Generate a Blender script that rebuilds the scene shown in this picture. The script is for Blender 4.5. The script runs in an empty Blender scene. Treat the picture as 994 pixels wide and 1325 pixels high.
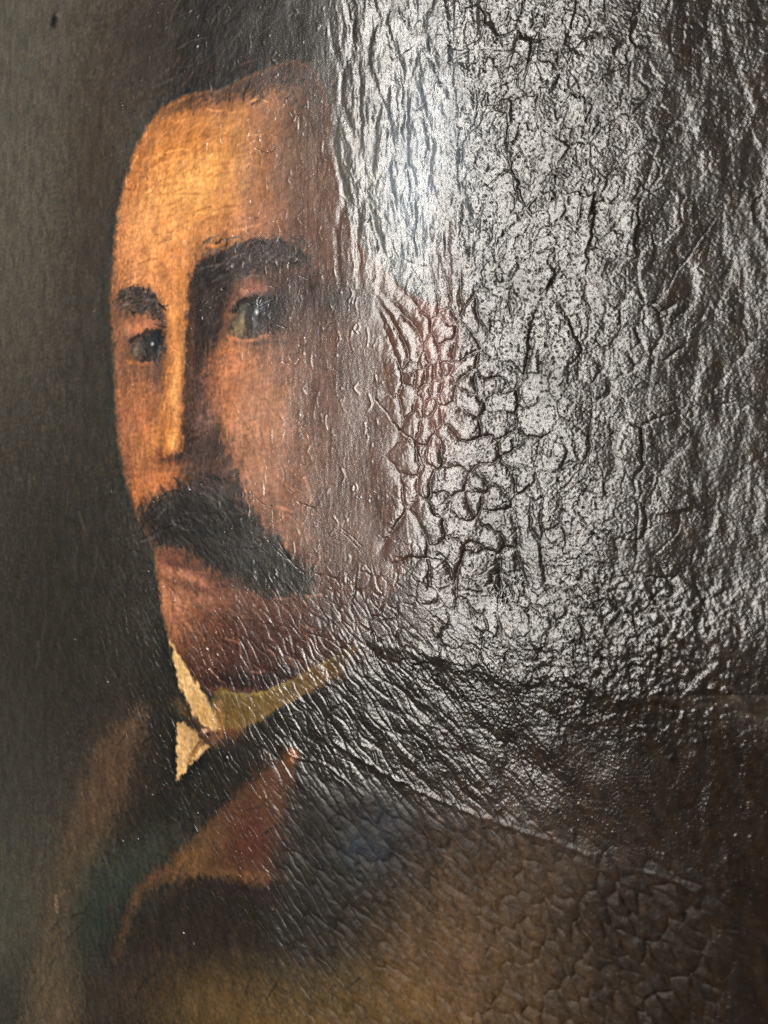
import bpy, math
import numpy as np
rng = np.random.default_rng(7)
sc = bpy.context.scene

# ------------------------------------------------------------------ camera
F, CX, CY = 1365.0, 497.0, 662.5          # focal length / principal point in photo pixels (994 x 1325)
TH = math.radians(50.0); S, Cc = math.sin(TH), math.cos(TH)
D0 = 0.36                                  # metres from lens to canvas along the optical axis
cd = bpy.data.cameras.new('camera'); cam = bpy.data.objects.new('camera', cd)
sc.collection.objects.link(cam); sc.camera = cam
cam.location = (D0*S, -D0*Cc, 0.0)
cam.rotation_euler = (math.radians(90), 0, TH)
cd.sensor_fit = 'VERTICAL'; cd.sensor_height = 36.0; cd.lens = F/1325*36.0
cd.clip_start = 0.01; cd.clip_end = 50
cd.dof.use_dof = True; cd.dof.focus_distance = 0.42; cd.dof.aperture_fstop = 28.0

# ------------------------------------------------------------------ light: dim room + one window in the wall to the left
w = bpy.data.worlds.new('World'); sc.world = w; w.use_nodes = True
bg = w.node_tree.nodes['Background']
bg.inputs[0].default_value = (1.0, 0.96, 0.86, 1); bg.inputs[1].default_value = 0.07
def area(name, loc, rot, sx, sy, watts, col):
    ld = bpy.data.lights.new(name, 'AREA'); ld.shape = 'RECTANGLE'; ld.size = sx; ld.size_y = sy
    ld.energy = watts; ld.color = col
    o = bpy.data.objects.new(name, ld); sc.collection.objects.link(o)
    o.location = loc; o.rotation_euler = rot
    return o
area('window_light', (-1.5, -1.72, 0.57), (0, math.radians(-90), 0), 1.80, 0.38, 128.0, (1.0, 0.955, 0.88))
sc.view_settings.view_transform = 'Standard'; sc.view_settings.look = 'None'
sc.cycles.use_denoising = False
sc.view_settings.exposure = 0.0; sc.view_settings.gamma = 1.0

# ------------------------------------------------------------------ numpy helpers
_perm = rng.permutation(4096)
def _h(ix, iy, seed):
    return _perm[(_perm[(_perm[(ix + seed*131) & 4095] + iy) & 4095] + seed*57) & 4095]
_ang = rng.random(4096).astype(np.float32)*2*np.pi
_gx, _gy = np.cos(_ang), np.sin(_ang)
_r1 = rng.random(4096).astype(np.float32); _r2 = rng.random(4096).astype(np.float32); _r3 = rng.random(4096).astype(np.float32)
def noise(x, y, seed=0):                   # gradient noise, about -1..1
    fx = np.floor(x); fy = np.floor(y); ix = fx.astype(np.int32); iy = fy.astype(np.int32)
    x = (x-fx).astype(np.float32); y = (y-fy).astype(np.float32)
    ux = x*x*x*(x*(x*6-15)+10); uy = y*y*y*(y*(y*6-15)+10)
    def g(dx, dy):
        k = _h(ix+dx, iy+dy, seed)
        return _gx[k]*(x-dx) + _gy[k]*(y-dy)
    a = g(0, 0); b = g(1, 0); c = g(0, 1); d = g(1, 1)
    return 1.5*((a+(b-a)*ux)*(1-uy) + (c+(d-c)*ux)*uy)
def fbm(x, y, seed=0, oct=3, gain=0.5):
    r = 0; a = 1.0
    for i in range(oct):
        r = r + a*noise(x*2**i, y*2**i, seed+i*7); a *= gain
    return r
def voro(x, y, seed=0, jit=0.9, off=False):           # jittered-grid cells: F1, F2, cell id
    ix = np.floor(x).astype(np.int32); iy = np.floor(y).astype(np.int32)
    f1 = np.full(x.shape, 9., np.float32); f2 = f1.copy(); cid = np.zeros(x.shape, np.int64); ox = np.zeros(x.shape, np.float32); oy = ox.copy(); kk = np.zeros(x.shape, np.int32)
    for dx in (-1, 0, 1):
        for dy in (-1, 0, 1):
            cx = ix+dx; cy = iy+dy; k = _h(cx, cy, seed)
            px = cx+.5+jit*(_r1[k]-.5); py = cy+.5+jit*(_r2[k]-.5)
            d = np.sqrt((px-x)**2+(py-y)**2).astype(np.float32)
            idn = (cx.astype(np.int64)+5000)*20000+(cy+5000)
            m = d < f1
            f2 = np.where(m, f1, np.minimum(f2, d)); cid = np.where(m, idn, cid); f1 = np.where(m, d, f1)
            if off: ox = np.where(m, x-px, ox); oy = np.where(m, y-py, oy); kk = np.where(m, k, kk)
    return (f1, f2, cid, ox, oy, kk) if off else (f1, f2, cid)
def ss(a, b, x):
    t = np.clip((x-a)/(b-a), 0, 1); return t*t*(3-2*t)
def lin(c):
    c = np.asarray(c, np.float32)/255.0
    return np.where(c <= .04045, c/12.92, ((c+.055)/1.055)**2.4)
def spline(pts, n=6, closed=True):         # Catmull-Rom
    p = np.asarray(pts, float); m = len(p); out = []
    rngi = range(m) if closed else range(m-1)
    for i in rngi:
        if closed: a, b, c, d = p[(i-1) % m], p[i], p[(i+1) % m], p[(i+2) % m]
        else: a, b, c, d = p[max(i-1, 0)], p[i], p[i+1], p[min(i+2, m-1)]
        for t in np.arange(n)/n:
            out.append(.5*((2*b)+(c-a)*t+(2*a-5*b+4*c-d)*t*t+(3*b-a-3*c+d)*t**3))
    if not closed: out.append(p[-1])
    return np.array(out)

# ------------------------------------------------------------------ the canvas as a fine sheet in the plane y = 0
def px_to_uv(px, py):                      # photo pixel -> point on the canvas plane (metres)
    px = np.asarray(px, float); py = np.asarray(py, float)
    a = (px-CX)/F; b = (CY-py)/F; t = D0*Cc/(Cc+a*S)
    return D0*S+t*(a*Cc-S), t*b
STEP = 1.02
dpx = np.arange(-30, 1025, STEP); dpy = np.arange(-30, 1356, STEP)
MC = 14
ud = px_to_uv(dpx, 0*dpx)[0]
ul = ud[0]-0.10*(np.arange(MC, 0, -1)/MC)**1.6; ur = ud[-1]+0.10*(np.arange(1, MC+1)/MC)**1.6
Uc = np.concatenate([ul, ud, ur])
VT = 0.38
P = np.array([Uc-D0*S, 0*Uc+D0*Cc])        # canvas column seen from the lens
dep = P[0]*(-S)+P[1]*Cc
pxc = CX+F*(P[0]*Cc+P[1]*S)/dep            # photo column of each canvas column
Vd = (CY-dpy)[:, None]/F*dep[None, :]
k = ((np.arange(1, MC+1)/MC)**1.4)[:, None]
Vtop = (Vd[0][None]+(VT-Vd[0])[None]*k)[::-1]; Vbot = Vd[-1][None]+(-VT-Vd[-1])[None]*k
V = np.concatenate([Vtop, Vd, Vbot]); U = np.broadcast_to(Uc[None], V.shape).copy()
NR, NC = V.shape
PX = np.broadcast_to(pxc[None].astype(np.float32), V.shape); PY = (CY-F*V/dep[None]).astype(np.float32)
X = (U*1000).astype(np.float32); Y = (V*1000).astype(np.float32)     # millimetres on the canvas
def box(x0, x1, y0, y1):                   # index window that covers a pixel box
    c0 = 0 if x0 <= dpx[0] else MC+int((x0-dpx[0])/STEP); c1 = NC if x1 >= dpx[-1] else MC+int((x1-dpx[0])/STEP)+2
    r0 = 0 if y0 <= dpy[0] else MC+int((y0-dpy[0])/STEP); r1 = NR if y1 >= dpy[-1] else MC+int((y1-dpy[0])/STEP)+2
    return slice(max(r0, 0), min(max(r1, 1), NR)), slice(max(c0, 0), min(max(c1, 1), NC))
def sdf(pts, x, y, closed=True):           # signed (inside > 0) distance to a polygon / distance to a line
    p = np.asarray(pts, np.float32); n = len(p)
    d2 = np.full(x.shape, 1e12, np.float32); ins = np.zeros(x.shape, bool)
    for i in range(n if closed else n-1):
        ax, ay = p[i]; bx, by = p[(i+1) % n]; ex, ey = bx-ax, by-ay
        L = ex*ex+ey*ey
        if L < 1e-9: continue
        t = np.clip(((x-ax)*ex+(y-ay)*ey)/L, 0, 1)
        d2 = np.minimum(d2, (x-ax-t*ex)**2+(y-ay-t*ey)**2)
        if closed and ay != by:
            cr = ((ay > y) != (by > y)) & (x < (bx-ax)*(y-ay)/(by-ay)+ax); ins ^= cr
    d = np.sqrt(d2)
    return np.where(ins, d, -d) if closed else d
WX = (3.0*noise(X/4, Y/4, 3)+1.6*noise(X/1.3, Y/1.6, 4)).astype(np.float32)    # ragged-edge warp
WY = (3.0*noise(X/4, Y/4, 5)+1.6*noise(X/1.3, Y/1.6, 6)).astype(np.float32)
def pmask(poly, feather, warp=1.0, smooth=True):
    pts = spline(poly) if smooth else np.array(poly, float)
    m = feather*1.2+8*warp+4
    sl = box(pts[:, 0].min()-m, pts[:, 0].max()+m, pts[:, 1].min()-m, pts[:, 1].max()+m)
    d = sdf(pts, PX[sl]+warp*WX[sl], PY[sl]+warp*WY[sl])
    return sl, ss(-feather, feather, d)
def softbox(x0, x1, y0, y1, fx=40, fy=40):
    return ss(x0-fx, x0+fx, PX)*(1-ss(x1-fx, x1+fx, PX))*ss(y0-fy, y0+fy, PY)*(1-ss(y1-fy, y1+fy, PY))

def rot(x, y, deg):
    c, s = math.cos(math.radians(deg)), math.sin(math.radians(deg)); return x*c+y*s, -x*s+y*c
# ------------------------------------------------------------------ the picture that is painted on the canvas (flat pigment colours)
COL = np.zeros((NR, NC, 3), np.float32)    # sRGB 0..255 while painting
REG = np.zeros((NR, NC), np.int16)         # which painted part a point belongs to
G_ = (1.1*noise(X/1.9, Y/1.5, 201)+1.0*noise(X/4.2, Y/3.0, 202)).astype(np.float32)
CLIP = None                                # painted area that later dabs stay inside
def paint(poly, col, feather=6, op=1.0, warp=1.0, reg=None, smooth=True, mot=1.1):
    sl, m = pmask(poly, feather, warp, smooth)
    m = np.clip(m+mot*m*(1-m)*G_[sl], 0, 1)
    a = (m*op if CLIP is None else m*op*CLIP[sl])[..., None]
    COL[sl] = COL[sl]*(1-a)+np.asarray(col, np.float32)*a
    if reg is not None: REG[sl] = np.where(m > .5, reg, REG[sl])
    return sl, m
def dab(x, y, rx, ry, col, op=1.0, rot=0.0, warp=1.0, hard=1.0):
    R = max(rx, ry)*2.6+8
    sl = box(x-R, x+R, y-R, y+R)
    c, s = math.cos(math.radians(rot)), math.sin(math.radians(rot))
    dx = PX[sl]-x+warp*WX[sl]; dy = PY[sl]-y+warp*WY[sl]
    q = ((dx*c+dy*s)/rx)**2+((-dx*s+dy*c)/ry)**2
    g = np.exp(-0.5*q**hard); g = np.clip(g+.75*g*(1-g)*G_[sl], 0, 1)
    a = (op*g*(1 if CLIP is None else CLIP[sl]))[..., None]
    COL[sl] = COL[sl]*(1-a)+np.asarray(col, np.float32)*a
def line(pts, col, wd=2.0, op=1.0, warp=.5, feather=1.5):
    p = spline(pts, 5, False); m = wd+feather+6
    sl = box(p[:, 0].min()-m, p[:, 0].max()+m, p[:, 1].min()-m, p[:, 1].max()+m)
    d = sdf(p, PX[sl]+warp*WX[sl], PY[sl]+warp*WY[sl], False)
    a = (op*(1-ss(wd-feather, wd+feather, d))*(1 if CLIP is None else CLIP[sl]))[..., None]
    COL[sl] = COL[sl]*(1-a)+np.asarray(col, np.float32)*a
BACK, HAIR, FACE, EYE1, EYE2, BROW1, BROW2, NOSE, MOU, LIP, COLLAR, BUTTON, COAT, LAPEL, VEST = range(15)

# ground colour: warm olive grey, darker towards the coat
COL[:] = (80, 73, 63)
dab(0, 250, 80, 330, (92, 86, 75), .9); dab(40, 60, 120, 140, (78, 75, 66), .8)
dab(128, 240, 34, 150, (60, 47, 38), .8); dab(175, 60, 40, 80, (60, 50, 42), .7); dab(110, 420, 30, 80, (60, 56, 48), .5)
dab(20, 620, 110, 220, (60, 56, 48), .7); dab(110, 700, 70, 120, (44, 41, 36), .8); dab(125, 520, 34, 150, (50, 46, 40), .75); dab(90, 850, 160, 160, (38, 35, 30), .85)
sl = box(430, 1200, -400, 900); COL[sl] += ss(430, 640, PX[sl])[..., None]*(np.array([47, 41, 37], np.float32)-COL[sl])
# coat and body
paint([(215, 800), (150, 930), (90, 1060), (45, 1200), (-60, 1420), (-200, 2400), (2200, 2400), (1700, 1150), (1150, 1010), (830, 905), (640, 868), (470, 836), (430, 850), (330, 930), (260, 960), (228, 900)], (34, 32, 28), 24, 1, 2.0, COAT)
dab(480, 960, 200, 80, (30, 27, 24), .8); dab(750, 1010, 200, 120, (36, 29, 26), .8)
dab(800, 1150, 200, 140, (46, 36, 30), .8); dab(930, 1250, 160, 200, (36, 27, 21), .9)
dab(600, 1240, 110, 100, (100, 77, 55), .9); dab(540, 1290, 110, 60, (108, 82, 54), .8); dab(690, 1190, 70, 90, (80, 64, 50), .8)
dab(700, 1290, 60, 60, (82, 65, 48), .7); dab(850, 1290, 90, 80, (50, 40, 32), .7); dab(800, 1180, 60, 60, (44, 36, 31), .6)
dab(350, 1310, 110, 45, (112, 86, 46), .9, 6); dab(300, 1290, 60, 40, (94, 74, 46), .7); dab(440, 1290, 60, 30, (102, 82, 46), .6, 20)
line([(300, 1236), (340, 1240), (390, 1256), (440, 1270)], (110, 88, 52), 5, .5, 1, 8)
dab(475, 1095, 30, 34, (54, 58, 68), .85); dab(455, 1110, 12, 20, (70, 78, 88), .6); dab(505, 1065, 20, 26, (44, 46, 52), .6)
dab(300, 1190, 110, 50, (42, 34, 29), .75); dab(120, 1290, 70, 60, (58, 45, 38), .6); dab(400, 1160, 60, 90, (36, 35, 33), .7); dab(330, 1160, 60, 20, (34, 29, 26), .6)
# brown drapery at the left
paint([(188, 918), (170, 985), (150, 1060), (128, 1130), (108, 1200), (96, 1330), (90, 1420), (15, 1420), (32, 1300), (52, 1180), (80, 1080), (118, 985), (150, 940)], (92, 73, 54), 18, .85, 3)
dab(150, 1000, 26, 60, (80, 57, 43), .6, 15); dab(65, 1280, 30, 70, (102, 83, 63), .5); line([(72, 1160), (73, 1180)], (140, 112, 80), 2.5, .8, .3)
dab(5, 1180, 40, 160, (66, 66, 56), .7); dab(10, 1000, 50, 80, (50, 48, 42), .5)
dab(118, 1190, 26, 60, (42, 50, 44), .8, 12); dab(180, 1110, 55, 22, (58, 62, 52), .7, -28); dab(160, 1150, 30, 20, (50, 58, 50), .6, -20)
# lapel
paint([(376, 972), (340, 1000), (288, 1044), (250, 1085), (222, 1114), (190, 1134), (170, 1160), (157, 1202), (150, 1240), (160, 1215), (172, 1180), (192, 1152), (222, 1138), (262, 1134), (305, 1140), (343, 1146), (352, 1110), (362, 1070), (378, 1010), (384, 985)], (86, 61, 42), 9, .9, 1.4, LAPEL, True, .6)
dab(325, 1085, 26, 34, (80, 42, 36), .85, 10); dab(345, 1030, 18, 34, (88, 54, 40), .7, 12); dab(378, 978, 6, 7, (124, 66, 34), .85); dab(250, 1110, 30, 14, (112, 80, 48), .7, -40)
dab(355, 1090, 8, 40, (64, 44, 32), .6, 8); dab(300, 1130, 40, 5, (120, 82, 50), .5, 6)

# hair
paint([(214, 142), (218, 90), (226, 40), (236, -60), (330, -120), (520, -60), (585, 40), (640, 180), (640, 330), (590, 400), (545, 360), (520, 250), (470, 130), (430, 92), (380, 78), (330, 98), (280, 118), (240, 130), (205, 160)], (30, 26, 24), 22, .95, 3, HAIR)
dab(555, 190, 46, 130, (104, 118, 132), .9, -8); dab(535, 250, 36, 80, (114, 128, 142), .85); dab(500, 100, 30, 60, (80, 82, 86), .6)  # bluish sky reflection at the temple, painted into the hair colour
dab(260, 50, 60, 44, (26, 23, 22), .8); dab(205, 50, 24, 70, (52, 42, 35), .6); dab(460, 60, 40, 60, (44, 38, 36), .7)

# face
face = [(246, 124), (222, 134), (203, 150), (187, 174), (172, 208), (160, 250), (152, 295), (148, 345), (144, 385), (145, 420), (149, 460), (151, 520), (155, 575), (166, 625), (177, 662), (192, 690), (200, 715), (206, 755), (213, 800), (222, 832), (240, 860), (262, 890), (290, 900), (335, 896), (385, 874), (440, 842), (490, 790), (530, 720), (552, 640), (575, 540), (592, 450), (580, 405), (520, 375), (455, 300), (432, 200), (418, 120), (390, 82), (335, 96), (292, 116)]
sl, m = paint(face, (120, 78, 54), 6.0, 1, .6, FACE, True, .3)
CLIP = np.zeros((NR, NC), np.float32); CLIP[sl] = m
# turned-away side lost in brown shadow
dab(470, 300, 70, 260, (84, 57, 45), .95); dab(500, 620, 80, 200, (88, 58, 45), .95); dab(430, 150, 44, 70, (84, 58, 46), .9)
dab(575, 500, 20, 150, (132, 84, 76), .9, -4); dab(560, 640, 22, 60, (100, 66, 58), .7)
# forehead
dab(300, 160, 80, 60, (170, 106, 58), .9); dab(265, 215, 62, 70, (236, 162, 88), .95); dab(205, 220, 34, 70, (204, 126, 62), .9, 12); dab(185, 310, 30, 50, (232, 158, 106), .9)
dab(228, 300, 48, 36, (236, 160, 94), .85); dab(285, 275, 46, 36, (226, 148, 82), .8); dab(246, 245, 40, 30, (246, 174, 98), .85, -20)
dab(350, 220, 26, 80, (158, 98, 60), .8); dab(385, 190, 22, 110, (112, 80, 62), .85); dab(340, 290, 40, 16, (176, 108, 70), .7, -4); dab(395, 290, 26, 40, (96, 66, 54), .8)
dab(300, 135, 50, 10, (148, 92, 52), .6, -14); dab(345, 104, 40, 14, (128, 80, 50), .8, -16); dab(240, 136, 30, 7, (120, 78, 48), .6, -18); dab(366, 90, 14, 12, (74, 52, 42), .6)
dab(215, 350, 30, 26, (230, 150, 88), .85); dab(238, 186, 40, 8, (196, 124, 62), .5, -10); dab(262, 172, 36, 6, (160, 100, 52), .45, 4); dab(275, 195, 30, 4, (170, 108, 56), .45, 3)
dab(178, 215, 8, 44, (150, 94, 52), .6, 18); dab(155, 320, 5, 60, (190, 124, 80), .6, 4); dab(150, 300, 3, 60, (120, 80, 56), .6, 4)
dab(262, 122, 50, 9, (72, 50, 38), .85, -12); dab(320, 104, 40, 11, (66, 47, 38), .85, -20); dab(375, 86, 34, 16, (62, 46, 40), .85); dab(222, 138, 18, 6, (110, 74, 48), .6, -30); dab(412, 130, 20, 60, (62, 46, 40), .7)
# far brow and eye
paint([(149, 384), (160, 375), (182, 372), (199, 378), (208, 396), (216, 418), (208, 424), (196, 408), (178, 405), (158, 410), (149, 404)], (60, 51, 48), 6, .93, 2.0, BROW1)
dab(178, 388, 18, 8, (78, 68, 66), .6); dab(160, 424, 10, 24, (122, 86, 64), .8); dab(156, 460, 6, 30, (130, 88, 62), .7)
dab(180, 422, 16, 7, (192, 118, 82), .92, -10); dab(168, 434, 8, 6, (150, 96, 70), .7)
dab(186, 452, 26, 24, (104, 76, 62), .75); dab(213, 450, 5, 22, (40, 33, 31), .9); dab(180, 424, 15, 6, (190, 120, 86), .85, -10)
paint([(168, 456), (176, 442), (188, 434), (202, 428), (214, 434), (218, 450), (212, 464), (200, 471), (184, 468)], (36, 34, 35), 3.0, .97, 1.0, EYE1)
dab(176, 453, 5, 7, (122, 110, 96), .9, 0, .6); dab(183, 450, 3, 8, (92, 88, 84), .7, 0, .6); dab(201, 450, 8, 12, (18, 20, 24), .97, 0, .4); dab(199, 449, 6, 9, (46, 51, 57), .9, 0, .3); dab(200, 450, 3, 5, (10, 11, 13), .95, 0, .3); dab(197, 445, 1.3, 2, (168, 174, 178), .9, 0, .2); dab(206, 455, 1.5, 6, (90, 94, 98), .7, 0, .4)
line([(168, 442), (180, 434), (196, 428), (212, 430)], (38, 31, 30), 2.4, .8, .8, 2)
line([(166, 467), (180, 471), (196, 470)], (178, 112, 70), 2.4, .6, .6, 2); dab(186, 486, 18, 8, (104, 78, 64), .9, -6); dab(205, 482, 7, 14, (96, 72, 60), .8); dab(188, 500, 12, 5, (140, 94, 66), .7, -6)
# far cheek
dab(178, 545, 22, 44, (182, 114, 75), .92); dab(206, 520, 4, 40, (140, 90, 60), .8, 12); dab(160, 606, 8, 30, (112, 76, 58), .75, -8); dab(190, 600, 12, 44, (190, 118, 70), .8); dab(153, 520, 4, 60, (140, 92, 62), .6)
dab(178, 646, 8, 22, (188, 112, 62), .7); dab(166, 560, 8, 26, (160, 104, 74), .6)
# nose
paint([(208, 352), (232, 345), (244, 352), (242, 400), (240, 450), (237, 500), (236, 545), (234, 576), (222, 592), (206, 592), (197, 580), (200, 558), (208, 525), (216, 480), (218, 440), (214, 400)], (204, 132, 76), 7, .92, .3, NOSE, True, .4)
dab(228, 500, 4, 54, (240, 168, 98), .85, 5); dab(217, 575, 15, 12, (206, 132, 72), .8); dab(221, 566, 6, 7, (246, 180, 110), .8); dab(206, 584, 5, 5, (150, 92, 58), .7); dab(228, 400, 7, 46, (232, 152, 84), .7); dab(214, 556, 7, 16, (196, 120, 54), .8); dab(222, 566, 6, 9, (240, 160, 80), .7); dab(216, 470, 4, 40, (180, 112, 62), .6); dab(210, 545, 4, 24, (160, 100, 58), .6)
# socket and nose shadow
paint([(247, 358), (262, 338), (288, 326), (298, 330), (296, 360), (290, 400), (284, 440), (272, 466), (264, 500), (272, 530), (288, 552), (286, 590), (256, 598), (236, 588), (236, 560), (239, 520), (242, 460), (245, 400)], (42, 31, 27), 6, .96, 1.0, None, True, .6)
dab(268, 400, 15, 56, (34, 26, 23), .85, 8); dab(258, 530, 10, 40, (92, 68, 62), .8); dab(268, 545, 10, 16, (112, 86, 80), .6); dab(274, 490, 8, 20, (112, 70, 54), .7); dab(247, 470, 3, 70, (112, 74, 50), .6, 3)
dab(230, 592, 9, 6, (38, 26, 23), .95, -20); dab(214, 596, 14, 4, (64, 40, 32), .9, 2); dab(206, 588, 5, 5, (120, 70, 46), .7); dab(206, 620, 20, 16, (198, 118, 66), .92); dab(226, 626, 10, 10, (176, 102, 58), .8); dab(200, 606, 12, 4, (140, 86, 56), .7)
# near brow and eye
paint([(256, 356), (276, 332), (304, 316), (338, 309), (372, 316), (394, 330), (392, 344), (366, 348), (336, 350), (310, 360), (292, 384), (268, 388)], (56, 46, 44), 9, .95, 2.6, BROW2)
dab(276, 356, 15, 20, (34, 27, 25), .85); dab(340, 328, 26, 9, (76, 66, 68), .7); dab(390, 380, 26, 30, (72, 54, 48), .8); dab(430, 388, 40, 16, (50, 36, 32), .8)
dab(345, 395, 44, 40, (62, 46, 42), .9); dab(331, 374, 15, 7, (178, 108, 84), .92, 4); dab(316, 379, 4, 4, (206, 140, 112), .7); dab(304, 395, 4, 13, (138, 84, 62), .85, 24)
paint([(298, 430), (304, 408), (318, 394), (342, 388), (362, 394), (370, 412), (358, 432), (332, 438), (308, 438)], (38, 35, 33), 3.0, .97, .8, EYE2)
dab(311, 420, 7, 13, (134, 120, 82), .92, 14, .6); dab(315, 414, 2.4, 13, (168, 154, 118), .7, 6, .5); dab(320, 399, 8, 7, (84, 82, 74), .7); dab(336, 410, 12, 20, (22, 24, 28), .95, 0, .4); dab(336, 409, 8.5, 14, (56, 64, 74), .95, 0, .4)
dab(333, 408, 1.5, 12, (124, 136, 148), .7, 0, .4); dab(339, 404, 1.4, 11, (112, 122, 132), .8, 0, .4); dab(329, 420, 1.5, 8, (96, 106, 114), .7, 0, .4); dab(337, 410, 4, 6.5, (12, 13, 16), .95, 0, .3); dab(333, 404, 1.6, 2.4, (190, 198, 204), .9, 0, .2)
dab(359, 408, 9, 20, (22, 20, 22), .97); line([(300, 404), (314, 391), (340, 385), (366, 391)], (34, 26, 25), 2.8, .9, 1, 2)
line([(296, 436), (314, 440), (332, 439), (348, 434)], (196, 122, 76), 2.2, .7, .6, 1.8); dab(364, 444, 16, 16, (74, 54, 48), .92); dab(350, 458, 14, 6, (108, 74, 58), .75, -6); dab(300, 452, 10, 8, (190, 110, 60), .7)
# near cheek
dab(308, 478, 22, 22, (186, 114, 70), .9); dab(325, 530, 30, 50, (206, 138, 98), .92); dab(360, 545, 30, 60, (182, 124, 92), .88); dab(345, 620, 26, 46, (176, 120, 88), .88, -14)
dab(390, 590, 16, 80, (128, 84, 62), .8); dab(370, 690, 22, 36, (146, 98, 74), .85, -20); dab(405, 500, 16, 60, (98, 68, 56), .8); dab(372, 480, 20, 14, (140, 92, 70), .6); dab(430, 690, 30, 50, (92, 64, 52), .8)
dab(302, 510, 8, 30, (200, 122, 78), .6)
# mouth and chin
dab(222, 770, 20, 60, (168, 108, 76), .92); dab(275, 795, 50, 30, (116, 76, 57), .92); dab(350, 800, 50, 22, (88, 57, 45), .85); dab(300, 830, 60, 34, (92, 56, 42), .9); dab(390, 820, 70, 34, (80, 48, 38), .9, -8)
paint([(206, 714), (224, 710), (246, 718), (264, 732), (290, 748), (306, 762), (270, 758), (238, 742), (212, 730)], (112, 72, 56), 8, .85, 2.0, LIP)
dab(216, 724, 8, 8, (140, 84, 64), .8); dab(250, 752, 24, 6, (168, 108, 84), .85, 16); dab(226, 782, 14, 14, (186, 122, 88), .85); dab(268, 772, 18, 10, (156, 104, 80), .8, 10); dab(280, 754, 20, 4, (70, 42, 36), .6, 24)
dab(340, 780, 40, 12, (112, 70, 54), .8, 10); dab(236, 812, 14, 20, (140, 88, 60), .85); dab(256, 836, 20, 20, (100, 62, 44), .8); dab(340, 850, 60, 24, (64, 37, 30), .92, -6); dab(300, 880, 50, 10, (40, 25, 24), .95, -2); dab(370, 870, 40, 8, (44, 28, 26), .9, -24)
dab(254, 880, 10, 26, (78, 48, 34), .85, -28); dab(440, 815, 40, 20, (76, 46, 36), .85); dab(222, 800, 4, 30, (186, 120, 78), .6, -14)
# moustache
paint([(174, 672), (190, 650), (214, 638), (236, 622), (262, 612), (290, 622), (312, 646), (338, 676), (368, 706), (400, 736), (404, 758), (384, 770), (350, 770), (312, 756), (280, 738), (250, 720), (222, 708), (196, 708), (182, 694)], (42, 39, 36), 14, .96, 3.0, MOU, True, .6)
paint([(240, 590), (262, 565), (288, 560), (304, 600), (322, 644), (300, 650), (262, 640), (240, 630)], (72, 57, 52), 12, .8, 3)
dab(230, 676, 40, 18, (32, 31, 30), .8); dab(300, 700, 30, 30, (54, 52, 51), .6, 40); dab(188, 680, 8, 16, (60, 44, 36), .6); dab(270, 655, 20, 14, (40, 38, 37), .7); dab(345, 740, 30, 14, (38, 37, 35), .8, 30)
dab(240, 744, 20, 5, (178, 118, 90), .85, 18); dab(232, 730, 16, 4, (84, 52, 44), .7, 18); dab(246, 759, 22, 4.5, (98, 62, 48), .75, 16); dab(228, 786, 15, 13, (182, 122, 90), .75); dab(250, 806, 26, 5, (112, 72, 54), .5, 14)
CLIP = None
dab(606, 460, 16, 130, (60, 48, 41), .85, -6); dab(580, 480, 14, 130, (118, 84, 76), .7, -4); dab(470, 800, 60, 40, (58, 43, 36), .6); dab(560, 700, 30, 60, (62, 48, 41), .6)
rs = np.random.default_rng(23)
def strokes(n, reg, cols, x0, x1, y0, y1, ang, L, wd, op, spread=14, near=None):
    for _ in range(n):
        x = rs.uniform(x0, x1); y = rs.uniform(y0, y1)
        r, c = box(x, x, y, y); q = REG[r.start, c.start]
        if q not in reg: continue
        a = ang(x, y) if callable(ang) else ang
        a = math.radians(a+rs.normal(0, spread)); l = L*rs.uniform(.5, 1.3); b = rs.normal(0, .12)*l
        dx, dy = l*math.cos(a), l*math.sin(a); cl = np.array(cols[rs.integers(len(cols))])*rs.uniform(.85, 1.15)
        line([(x-dx, y-dy), (x-dy*b/l, y+dx*b/l), (x+dx, y+dy)], cl, wd*rs.uniform(.6, 1.2), op*rs.uniform(.5, 1), .25, 1.1)
strokes(420, (MOU,), [(26, 25, 25), (38, 36, 35), (64, 62, 60), (78, 74, 72)], 172, 398, 600, 770, lambda x, y: 150 if x < 225 else 30+.12*(x-225), 8, 1.2, .65)
strokes(120, (FACE,), [(196, 124, 66), (236, 164, 92), (170, 104, 56)], 165, 340, 130, 350, lambda x, y: -20+.25*(x-250), 14, 1.8, .35, 16)
strokes(90, (FACE,), [(206, 134, 94), (170, 104, 72), (150, 92, 64)], 290, 400, 460, 720, 65, 13, 1.6, .4, 18)
strokes(50, (FACE,), [(198, 128, 84), (160, 102, 66)], 152, 205, 500, 650, 80, 10, 1.3, .45, 10)
strokes(90, (BROW2, FACE), [(28, 23, 22), (48, 40, 38), (92, 82, 82)], 256, 396, 308, 362, lambda x, y: -50+.45*(x-256), 8, 1.2, .7, 18)
strokes(60, (BROW1,), [(30, 27, 26), (50, 44, 42), (96, 86, 84)], 148, 214, 372, 424, lambda x, y: -25+.5*(x-150), 6, 1.0, .7, 18)
strokes(110, (FACE, HAIR), [(26, 23, 22), (46, 36, 30), (80, 56, 42)], 205, 400, 70, 134, lambda x, y: -70+.15*(x-200), 9, 1.3, .55, 18)
strokes(160, (HAIR,), [(20, 18, 18), (44, 40, 38), (74, 70, 68)], 190, 420, -20, 120, lambda x, y: -60+.1*(x-200), 16, 1.2, .5, 14)
strokes(40, (NOSE,), [(244, 170, 96), (206, 130, 66), (180, 110, 58)], 206, 242, 360, 588, 96, 9, 1.2, .5, 8)
strokes(120, (FACE, LIP), [(150, 98, 70), (100, 62, 46), (74, 44, 36), (176, 116, 84)], 204, 420, 715, 880, lambda x, y: 60-.1*(x-200), 9, 1.4, .45, 22)
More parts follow.
